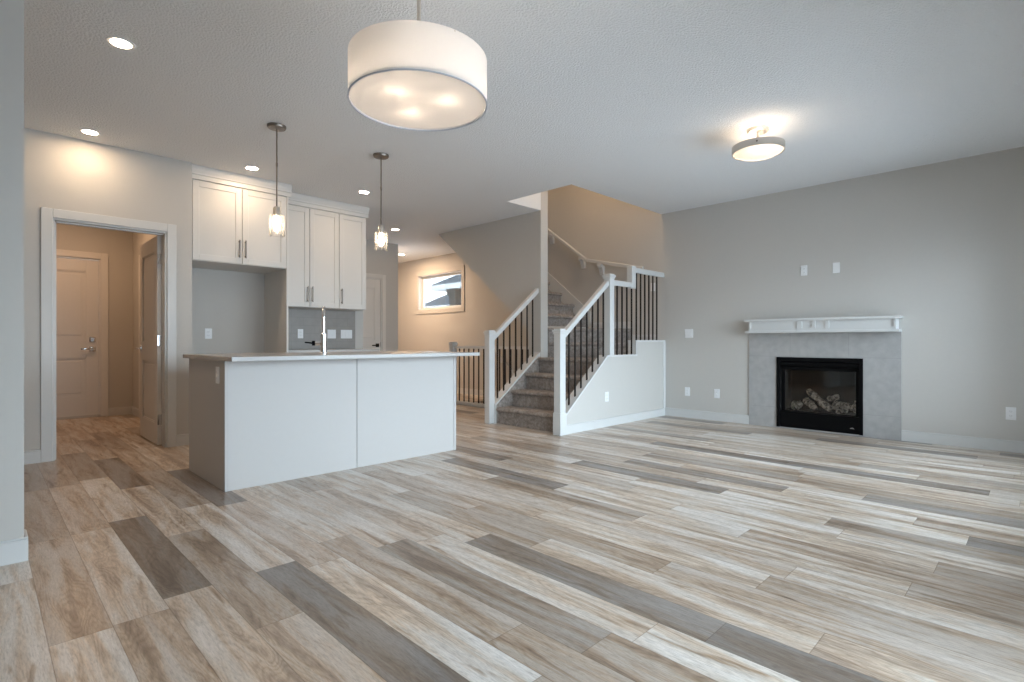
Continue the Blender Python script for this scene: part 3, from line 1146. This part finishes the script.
bar_pull(da, 3.215, 1.475, 1.665, UY)
crown(cc, 3.185, 3.56, UY, YB)
cd = thing('base_cabinet', 'base cabinet under the back counter behind the island', 'cabinet', (3.0, 6.3, 0))
m = MB(); m.box(2.432, 6.02, .1, 3.58, YB, .873); m.box(2.432, 6.08, 0, 3.58, YB, .1); obj('carcass', m, CAB, cd)
for i in range(3):
    x0 = 2.436 + .381 * i
    q = shaker(cd, x0, x0 + .377, .105, .70, 6.0)
    bar_pull(q, x0 + .34, .5, .66, 6.0)
    m = MB(); m.box(x0, 6.0, .705, x0 + .377, 6.02, .868, .0015, 1); q = obj('drawer', m, CAB, cd)
    m = MB(); m.box(x0 + .10, 5.968, .78, x0 + .277, 5.978, .792, .002); m.box(x0 + .115, 5.975, .781, x0 + .125, 6.0, .791); m.box(x0 + .252, 5.975, .781, x0 + .262, 6.0, .791); obj('handle', m, PULL, q)
m = MB(); m.box(2.432, 5.975, .873, 3.594, YB - .008, .905, .002)
tag(obj('countertop', m, QUARTZ), 'grey quartz counter along the tile backsplash', 'countertop')

# ------------------------------------------------------------------ outlets and switches (local frame: faces -Y)


def plate(label, name, loc, rotz, kind, gangs=1, group='wall plates'):
    t = thing(name, label, 'switch' if 'switch' in name else ('plate' if kind == 'blank' else 'outlet'), loc, rotz, group)
    wd = .07 + .046 * (gangs - 1)
    m = MB(); m.box(-wd / 2, -.006, -.0575, wd / 2, 0, .0575, .003); obj('plate', m, PLASTIC, t, False, True)
    for g_ in range(gangs):
        x = (g_ - (gangs - 1) / 2) * .046
        if kind == 'outlet':
            for z in (-.02, .02):
                m = MB(); m.box(x - .015, -.009, z - .014, x + .015, -.006, z + .014, .003)
                s = obj('socket', m, PLASTIC, t, False, True)
                m = MB(); m.box(x - .008, -.0095, z - .004, x - .005, -.009, z + .007); m.box(x + .005, -.0095, z - .004, x + .008, -.009, z + .007); m.box(x - .002, -.0095, z - .010, x + .002, -.009, z - .006)
                obj('slot', m, PLASTIC2, s, False, True)
        elif kind == 'rocker':
            m = MB(); m.prism([(-.0105, -.032), (-.006, -.032), (-.006, .032), (-.0075, .032)], 'X', x - .016, x + .016)
            obj('rocker', m, PLASTIC, t, False, True)
    return t


E = -PI / 2     # faces -X on the wall x = const
plate('duplex outlet low in the empty refrigerator space', 'wall_outlet', (1.806, YB, 1.09), 0, 'outlet')
plate('duplex outlet on the tile backsplash to one side of the faucet', 'wall_outlet', (2.843, YB - .008, 1.10), 0, 'outlet')
plate('two-gang switch plate on the tile backsplash just past the faucet', 'wall_switch', (3.255, YB - .008, 1.10), 0, 'rocker', 2)
plate('three-gang switch plate on the backsplash near its hall end', 'wall_switch', (3.464, YB - .008, 1.10), 0, 'rocker', 3)
plate('white outlet on the shaded end panel of the kitchen island', 'wall_outlet', (IX0, 3.995, .772), E, 'outlet')
plate('white outlet low on the stair knee wall', 'wall_outlet', (5.235, 3.655, .35), 0, 'outlet')
plate('white switch on the stairwell wall behind the upper balusters', 'wall_switch', (XW, 3.835, 1.757), E, 'rocker')
plate('white outlet high on the wall above the mantel', 'wall_outlet', (XW, 1.925, 1.805), E, 'outlet')
plate('blank white plate high on the wall above the mantel', 'cover_plate', (XW, 1.604, 1.805), E, 'blank')
plate('two-gang switch plate on the wall between stairs and fireplace', 'wall_switch', (XW, 3.307, 1.108), E, 'rocker', 2)
plate('low wall outlet directly below the two-gang switch', 'wall_outlet', (XW, 3.328, .343), E, 'outlet')
plate('low wall outlet closer to the tile surround of the fireplace', 'wall_outlet', (XW, 2.932, .343), E, 'outlet')
plate('low wall outlet past the fireplace at the far edge of the wall', 'wall_outlet', (XW, .215, .35), E, 'outlet')

# ------------------------------------------------------------------ fireplace
FY0, FY1 = 1.023, 2.529
fp = thing('fireplace', 'black gas fireplace set in a grey tile surround', 'fireplace', (XW, 1.78, 0))
m = MB()
panel_wall(m, 'X', XW - .014, XW, FY0, FY1, 0.0, 1.102, [FB])
obj('tile_surround', m, SURROUND, fp)
y0, y1, z0, z1 = 1.352, 2.213, 0.012, .822
m = MB()
t_ = .035
xf = XW - .024
m.box(xf, y0, z0, XW + .02, y0 + t_, z1, .002)
m.box(xf, y1 - t_, z0, XW + .02, y1, z1, .002)
m.box(xf, y0 + t_, z1 - .045, XW + .02, y1 - t_, z1, .002)
obj('frame', m, BLACK, fp)
m = MB()
for i in range(1):
    m.prism([(XW - .012, z1 - .055), (XW + .03, z1 - .05), (XW + .03, z1 - .115), (XW - .002, z1 - .095)], 'Y', y0 + t_, y1 - t_)
obj('hood', m, BLACK, fp)
m = MB()
m.box(XW - .004, y0 + t_, z0, XW + .03, y1 - t_, .185, .003)
m.box(XW - .010, y0 + t_, .178, XW + .02, y1 - t_, .197, .003)
obj('lower_panel', m, BLACK, fp)
m = MB(); m.prism([(1.43, .068), (1.475, .068), (1.47, .074), (1.452, .080), (1.44, .075)], 'X', XW - .007, XW - .004)
obj('badge', m, CHROME, fp)
m = MB()
gx = XW + .03
yy0, yy1 = y0 + t_, y1 - t_
m.box(gx, yy0, .185, gx + .02, yy0 + .04, .715); m.box(gx, yy1 - .04, .185, gx + .02, yy1, .715)
m.box(gx, yy0 + .04, .675, gx + .02, yy1 - .04, .735); m.box(gx, yy0 + .04, .185, gx + .02, yy1 - .04, .205)
obj('glass_frame', m, BLACK, fp)
m = MB(); m.box(gx + .006, yy0 + .03, .195, gx + .010, yy1 - .03, .69)
obj('glass', m, FGLASS, fp)
m = MB()
bx = XW + .40
m.box(bx, y0 - .05, .05, bx + .02, y1 + .05, .87)
m.box(XW + .151, y0 - .05, .05, bx, y0 + .03, .87)
m.box(XW + .151, y1 - .03, .05, bx, y1 + .05, .87)
m.box(XW + .151, y0 + .03, .79, bx, y1 - .03, .87)
m.box(XW + .151, y0 - .05, -.02, bx, y1 + .05, .195)
m.box(XW + .055, y0 + .001, z0 + .001, XW + .151, y1 - .001, .195)
m.box(XW + .055, y0 + .001, .76, XW + .151, y1 - .001, z1 - .001)
obj('firebox', m, FIREIN, fp)

mt = thing('mantel_shelf', 'white mantel shelf with recessed panels above the fireplace', 'mantel', (XW, 1.77, 1.10))
m = MB()
XM = 6.452
m.box(XM + .014, 1.045, 1.125, XW, 2.480, 1.236)
m.box(XM, 1.045, 1.125, XM + .014, 2.480, 1.150)
m.box(XM, 1.045, 1.226, XM + .014, 2.480, 1.236)
for (ya, yb) in ((1.045, 1.065), (2.46, 2.48), (1.905, 1.955), (1.770, 1.802), (1.640, 1.672)):
    m.box(XM, ya, 1.150, XM + .014, yb, 1.226)
obj('body', m, TRIM, mt)
m = MB(); m.box(XM - .024, 1.010, 1.236, XW, 2.530, 1.260, .003); obj('top_board', m, TRIM, mt)
m = MB(); m.box(XM - .018, 1.018, 1.102, XW, 2.520, 1.126, .003); obj('bottom_molding', m, TRIM, mt)


bh = thing('wall_handrail', 'low handrail sloping down the wall of the basement stairs', 'handrail', (XW - .05, 6.5, .3))
m = MB(); m.sweep([(-.02, -.045), (.02, -.045), (.02, 0), (-.02, 0)], [(XW - .065, 7.05, .93), (XW - .065, 5.0, -.69)], (1, 0, 0)); obj('rail', m, TRIM, bh)
for yb in (6.8, 6.0, 5.2):
    zb = .93 - (7.05 - yb) * .79 - .045
    m = MB(); m.box(XW - .075, yb - .015, zb - .06, XW, yb + .015, zb + .004, .002); obj('bracket', m, TRIM, bh)


def log_obj(label, p0, p1, r0, r1, seed):
    rnd = random.Random(seed)
    m = MB()
    p0, p1 = Vector(p0), Vector(p1)
    n = 7
    pts, rs = [], []
    for i in range(n):
        t = i / (n - 1)
        pts.append(p0.lerp(p1, t) + Vector((rnd.uniform(-1, 1), rnd.uniform(-1, 1), rnd.uniform(-1, 1))) * .006)
        rs.append((r0 + (r1 - r0) * t) * rnd.uniform(.86, 1.12) * (.8 if i in (0, n - 1) else 1))
    m.tube(pts, rs, 14)
    for v in m.bm.verts:
        v.co += Vector((rnd.uniform(-1, 1), rnd.uniform(-1, 1), rnd.uniform(-1, 1))) * .004
    return tag(obj('log', m, LOGM, None, True), label, 'log', 'gas fireplace logs')


zf = .195
log_obj('stubby pale log at the stair end of the firebox', (6.76, 2.10, zf + .055), (6.80, 2.01, zf + .06), .052, .05, 1)
log_obj('short charred log lying second from the stair end of the firebox', (6.83, 1.975, zf + .125), (6.74, 1.85, zf + .04), .045, .036, 2)
log_obj('long log leaning diagonally across the middle of the fire', (6.86, 1.955, zf + .235), (6.72, 1.70, zf + .045), .036, .04, 3)
log_obj('small light log propped at the top of the pile', (6.84, 1.74, zf + .150), (6.81, 1.635, zf + .185), .033, .033, 4)
log_obj('thick dark log lying level right of the leaning log', (6.83, 1.69, zf + .085), (6.81, 1.50, zf + .08), .052, .046, 5)
log_obj('upright pale log chunk at the far end of the fire pile', (6.74, 1.455, zf + .05), (6.76, 1.43, zf + .155), .046, .036, 6)
log_obj('thin light branch in front under the thick dark log', (6.705, 1.63, zf + .036), (6.72, 1.535, zf + .045), .026, .024, 7)

# ------------------------------------------------------------------ lights
rl0 = None
for (u, v, label) in ((121, 43, 'recessed downlight largest in view above the passage by the short wall'),
                      (90, 132, 'recessed downlight over the wall with the mudroom doorway'),
                      (252, 168, 'recessed downlight in front of the cabinet over the refrigerator space'),
                      (364, 192, 'recessed downlight near the end of the wall cabinets by the second pendant'),
                      (395.4, 229.5, 'recessed downlight before the hall closet door'),
                      (401.6, 254.5, 'recessed downlight deepest in the foyer ceiling')):
    S = (H - 1) * 753.07 / (341.7 - v)
    D = (u - 512) / 532.5 * S
    p = ((S + D) / 2, (S - D) / 2, H)
    if rl0 is None:
        rl0 = thing('recessed_light', label, 'ceiling light', p, 0, 'recessed downlights')
        m = MB(); m.lathe([(.052, -.004), (.068, -.006), (.072, 0), (.052, 0)], seg=36, closed=True); obj('trim_ring', m, PLASTIC, rl0, True, True)
        m = MB(); m.lathe([(0, -.003), (.052, -.003), (.052, -.001), (0, -.001)], seg=36); obj('lens', m, LENS, rl0, True, True)
    else:
        dup(rl0, p, None, label)


def pendant(x, y, label):
    t = thing('pendant_light', label, 'pendant light', (x, y, H), 0, 'island pendants')
    m = MB(); m.lathe([(0, 0), (.072, 0), (.072, -.012), (.066, -.022), (.012, -.026), (0, -.026)], seg=40); obj('canopy', m, PULL, t, True, True)
    m = MB(); m.tube([(0, 0, -.024), (0, 0, -.66)], .006, 12); m.tube([(0, 0, -.30), (0, 0, -.33)], .008, 12); obj('rod', m, PULL, t, True, True)
    m = MB(); m.lathe([(0, -.655), (.02, -.655), (.029, -.668), (.029, -.728), (.022, -.735), (0, -.735)], seg=28); obj('socket', m, NICKEL, t, True, True)
    m = MB(); m.lathe([(.029, -.722), (.053, -.725), (.0595, -.738), (.0595, -.888), (.056, -.888), (.056, -.740), (.051, -.729), (.029, -.726)], seg=40, closed=True); obj('glass_shade', m, SEEDED, t, True, True)
    m = MB(); m.lathe([(0, -.73), (.012, -.735), (.014, -.75), (.024, -.79), (.026, -.81), (.019, -.84), (0, -.853)], seg=24); obj('bulb', m, BULB, t, True, True)
    return t


p1 = pendant(1.70, 4.39, 'glass-shaded pendant over the island standing closer to the refrigerator space')
dup(p1, (2.655, 4.386, H), None, 'glass-shaded pendant over the island farther from the doorway, beside the cabinet end')

# drum pendant
DX, DY, DZ = 1.255, 1.787, 1.958
dr = thing('drum_pendant', 'large white drum pendant light hanging over the dining area', 'pendant light', (DX, DY, DZ))
RD, HD = .275, .176
m = MB(); m.lathe([(RD, 0), (RD, HD), (RD - .002, HD), (RD - .002, 0)], seg=72, closed=True); obj('shade', m, LINEN, dr, True, True)
m = MB(); m.lathe([(RD + .0015, 0), (RD + .0015, .004), (RD - .004, .004), (RD - .004, 0)], seg=72, closed=True); obj('shade_rim', m, paint('rim_tape', (0.60, 0.62, 0.68), .7), dr, True, True)
m = MB(); m.lathe([(0, .010), (RD - .004, .010), (RD - .004, .013), (0, .013)], seg=72); obj('diffuser', m, ACRYL, dr, True, True)
m = MB()
for k in range(3):
    a = 2 * PI * k / 3 + .4
    m.tube([(0, 0, HD - .02), (RD * math.cos(a), RD * math.sin(a), HD - .005)], .003, 8)
m.lathe([(0, HD - .10), (.03, HD - .10), (.03, HD - .01), (0, HD - .01)], seg=20)
obj('spider', m, NICKEL, dr, True, True)
m = MB(); m.tube([(0, 0, HD - .02), (0, 0, H - DZ - .02)], .008, 14); m.lathe([(0, H - DZ - .025), (.07, H - DZ - .025), (.07, H - DZ), (0, H - DZ)], seg=36); obj('rod', m, NICKEL, dr, True, True)
for k in range(3):
    a = math.radians((190, 310, 70)[k])
    bx_, by_ = .135 * math.cos(a), .135 * math.sin(a)
    m = MB(); m.lathe([(0, .055), (.02, .06), (.029, .085), (.02, .11), (.013, .125), (.013, .14), (0, .14)], (bx_, by_, 0), 20)
    obj('bulb', m, PLASTIC, dr, True, True)
    lamp('drum_bulb_light', (DX + bx_ * .9, DY + by_ * .9, DZ + .062), 3.5, (1.0, 0.84, 0.68), .025)

# semi-flush ceiling light
LXX, LYY = 4.516, 1.662
sf = thing('ceiling_light', 'round brushed nickel ceiling light with frosted bowl on the living room ceiling', 'ceiling light', (LXX, LYY, H))
m = MB(); m.lathe([(0, 0), (.082, 0), (.082, -.022), (.076, -.028), (0, -.028)], seg=40)
m.tube([(0, 0, -.02), (0, 0, -.16)], .012, 14)
obj('canopy', m, NICKEL, sf, True, True)
m = MB(); m.lathe([(.200, -.138), (.200, -.195), (.191, -.195), (.191, -.138)], seg=64, closed=True)
for k in range(3):
    a = 2 * PI * k / 3 + .9
    m.tube([(0, 0, -.145), (.193 * math.cos(a), .193 * math.sin(a), -.145)], .005, 8)
obj('ring', m, NICKEL, sf, True, True)
m = MB()
for k in range(3):
    a = math.radians(198 + 120 * k)
    m.tube([(.198 * math.cos(a), .198 * math.sin(a), -.165), (.208 * math.cos(a), .208 * math.sin(a), -.165)], .007, 12)
obj('knob', m, PULL, sf, True, True)
m = MB(); m.lathe([(.190, -.185), (.178, -.200), (.15, -.214), (.10, -.224), (.05, -.230), (0, -.232), (0, -.229), (.05, -.227), (.10, -.221), (.15, -.211), (.176, -.197), (.187, -.185)], seg=64); obj('bowl', m, FROST, sf, True, True)
for k in range(2):
    a = .6 + PI * k
    m = MB(); m.lathe([(0, -.185), (.018, -.18), (.026, -.16), (.018, -.14), (0, -.135)], (.09 * math.cos(a), .09 * math.sin(a), 0), 18)
    obj('bulb', m, PLASTIC, sf, True, True)
    lamp('ceiling_bulb_light', (LXX + .13 * math.cos(a), LYY + .13 * math.sin(a), H - .160), 1.1, WARM2, .02)

# lamps outside the frame: mudroom ceiling lamp, upstairs hall lamp


def ceiling_lamp(name, loc, power, color, size):
    d = bpy.data.lights.new(name, 'AREA')
    d.shape = 'DISK'
    d.size = size
    d.energy = power
    d.color = color
    o = bpy.data.objects.new(name, d)
    C.objects.link(o)
    o.location = loc
    return o


ceiling_lamp('mudroom_lamp', (0.72, 7.9, 2.70), 7, (1.0, 0.62, 0.36), .3)
lamp('upstairs_lamp', (5.75, 3.95, 4.75), 36, WARM, .15)
ceiling_lamp('foyer_lamp', (5.75, 8.9, 2.70), 20, (1.0, 0.66, 0.40), .3)

# ------------------------------------------------------------------ neighbour house beyond the foyer window
def hip(mb, x0, y0, x1, y1, z0, z1, inset):
    v = [mb.bm.verts.new(p) for p in ((x0, y0, z0), (x1, y0, z0), (x1, y1, z0), (x0, y1, z0), ((x0 + x1) / 2, y0 + inset, z1), ((x0 + x1) / 2, y1 - inset, z1))]
    for q in ((0, 1, 4), (1, 2, 5, 4), (2, 3, 5), (3, 0, 4, 5), (0, 3, 2, 1)):
        mb.bm.faces.new([v[i] for i in q])
    bmesh.ops.recalc_face_normals(mb.bm, faces=mb.bm.faces)
    return mb


nb = thing('neighbouring_house', 'pale house with a grey hip roof and square porch pier outside the foyer window', 'house', (16.5, 13.0, 0))
m = MB(); m.box(15.2, 8.6, -0.5, 19.6, 16.6, 3.08); obj('wall', m, SIDING, nb)
m = hip(MB(), 13.0, 8.0, 20.0, 17.7, 3.30, 5.3, 3.5); obj('roof', m, SNOWROOF, nb)
m = MB(); m.box(13.02, 8.02, 3.08, 19.98, 17.68, 3.30); obj('fascia', m, TRIM, nb)
m = MB(); m.box(13.15, 16.28, -0.5, 13.55, 16.68, 2.8, .01); m.box(13.08, 16.21, 2.8, 13.62, 16.75, 3.08, .01); m.box(13.10, 16.23, -0.5, 13.60, 16.73, 1.2, .01); obj('porch_pier', m, STONE, nb)
nc = thing('neighbouring_house', 'farther grey-roofed house low behind the porch pier outside the foyer window', 'house', (26.0, 25.0, 0))
m = MB(); m.box(22.0, 20.6, -0.5, 29.5, 30.0, 3.2); obj('wall', m, SIDING, nc)
m = hip(MB(), 21.3, 20.0, 30.2, 30.6, 3.4, 6.0, 4.5); obj('roof', m, SNOWROOF, nc)
m = MB(); m.box(21.32, 20.02, 3.2, 30.18, 30.58, 3.4); obj('fascia', m, TRIM, nc)
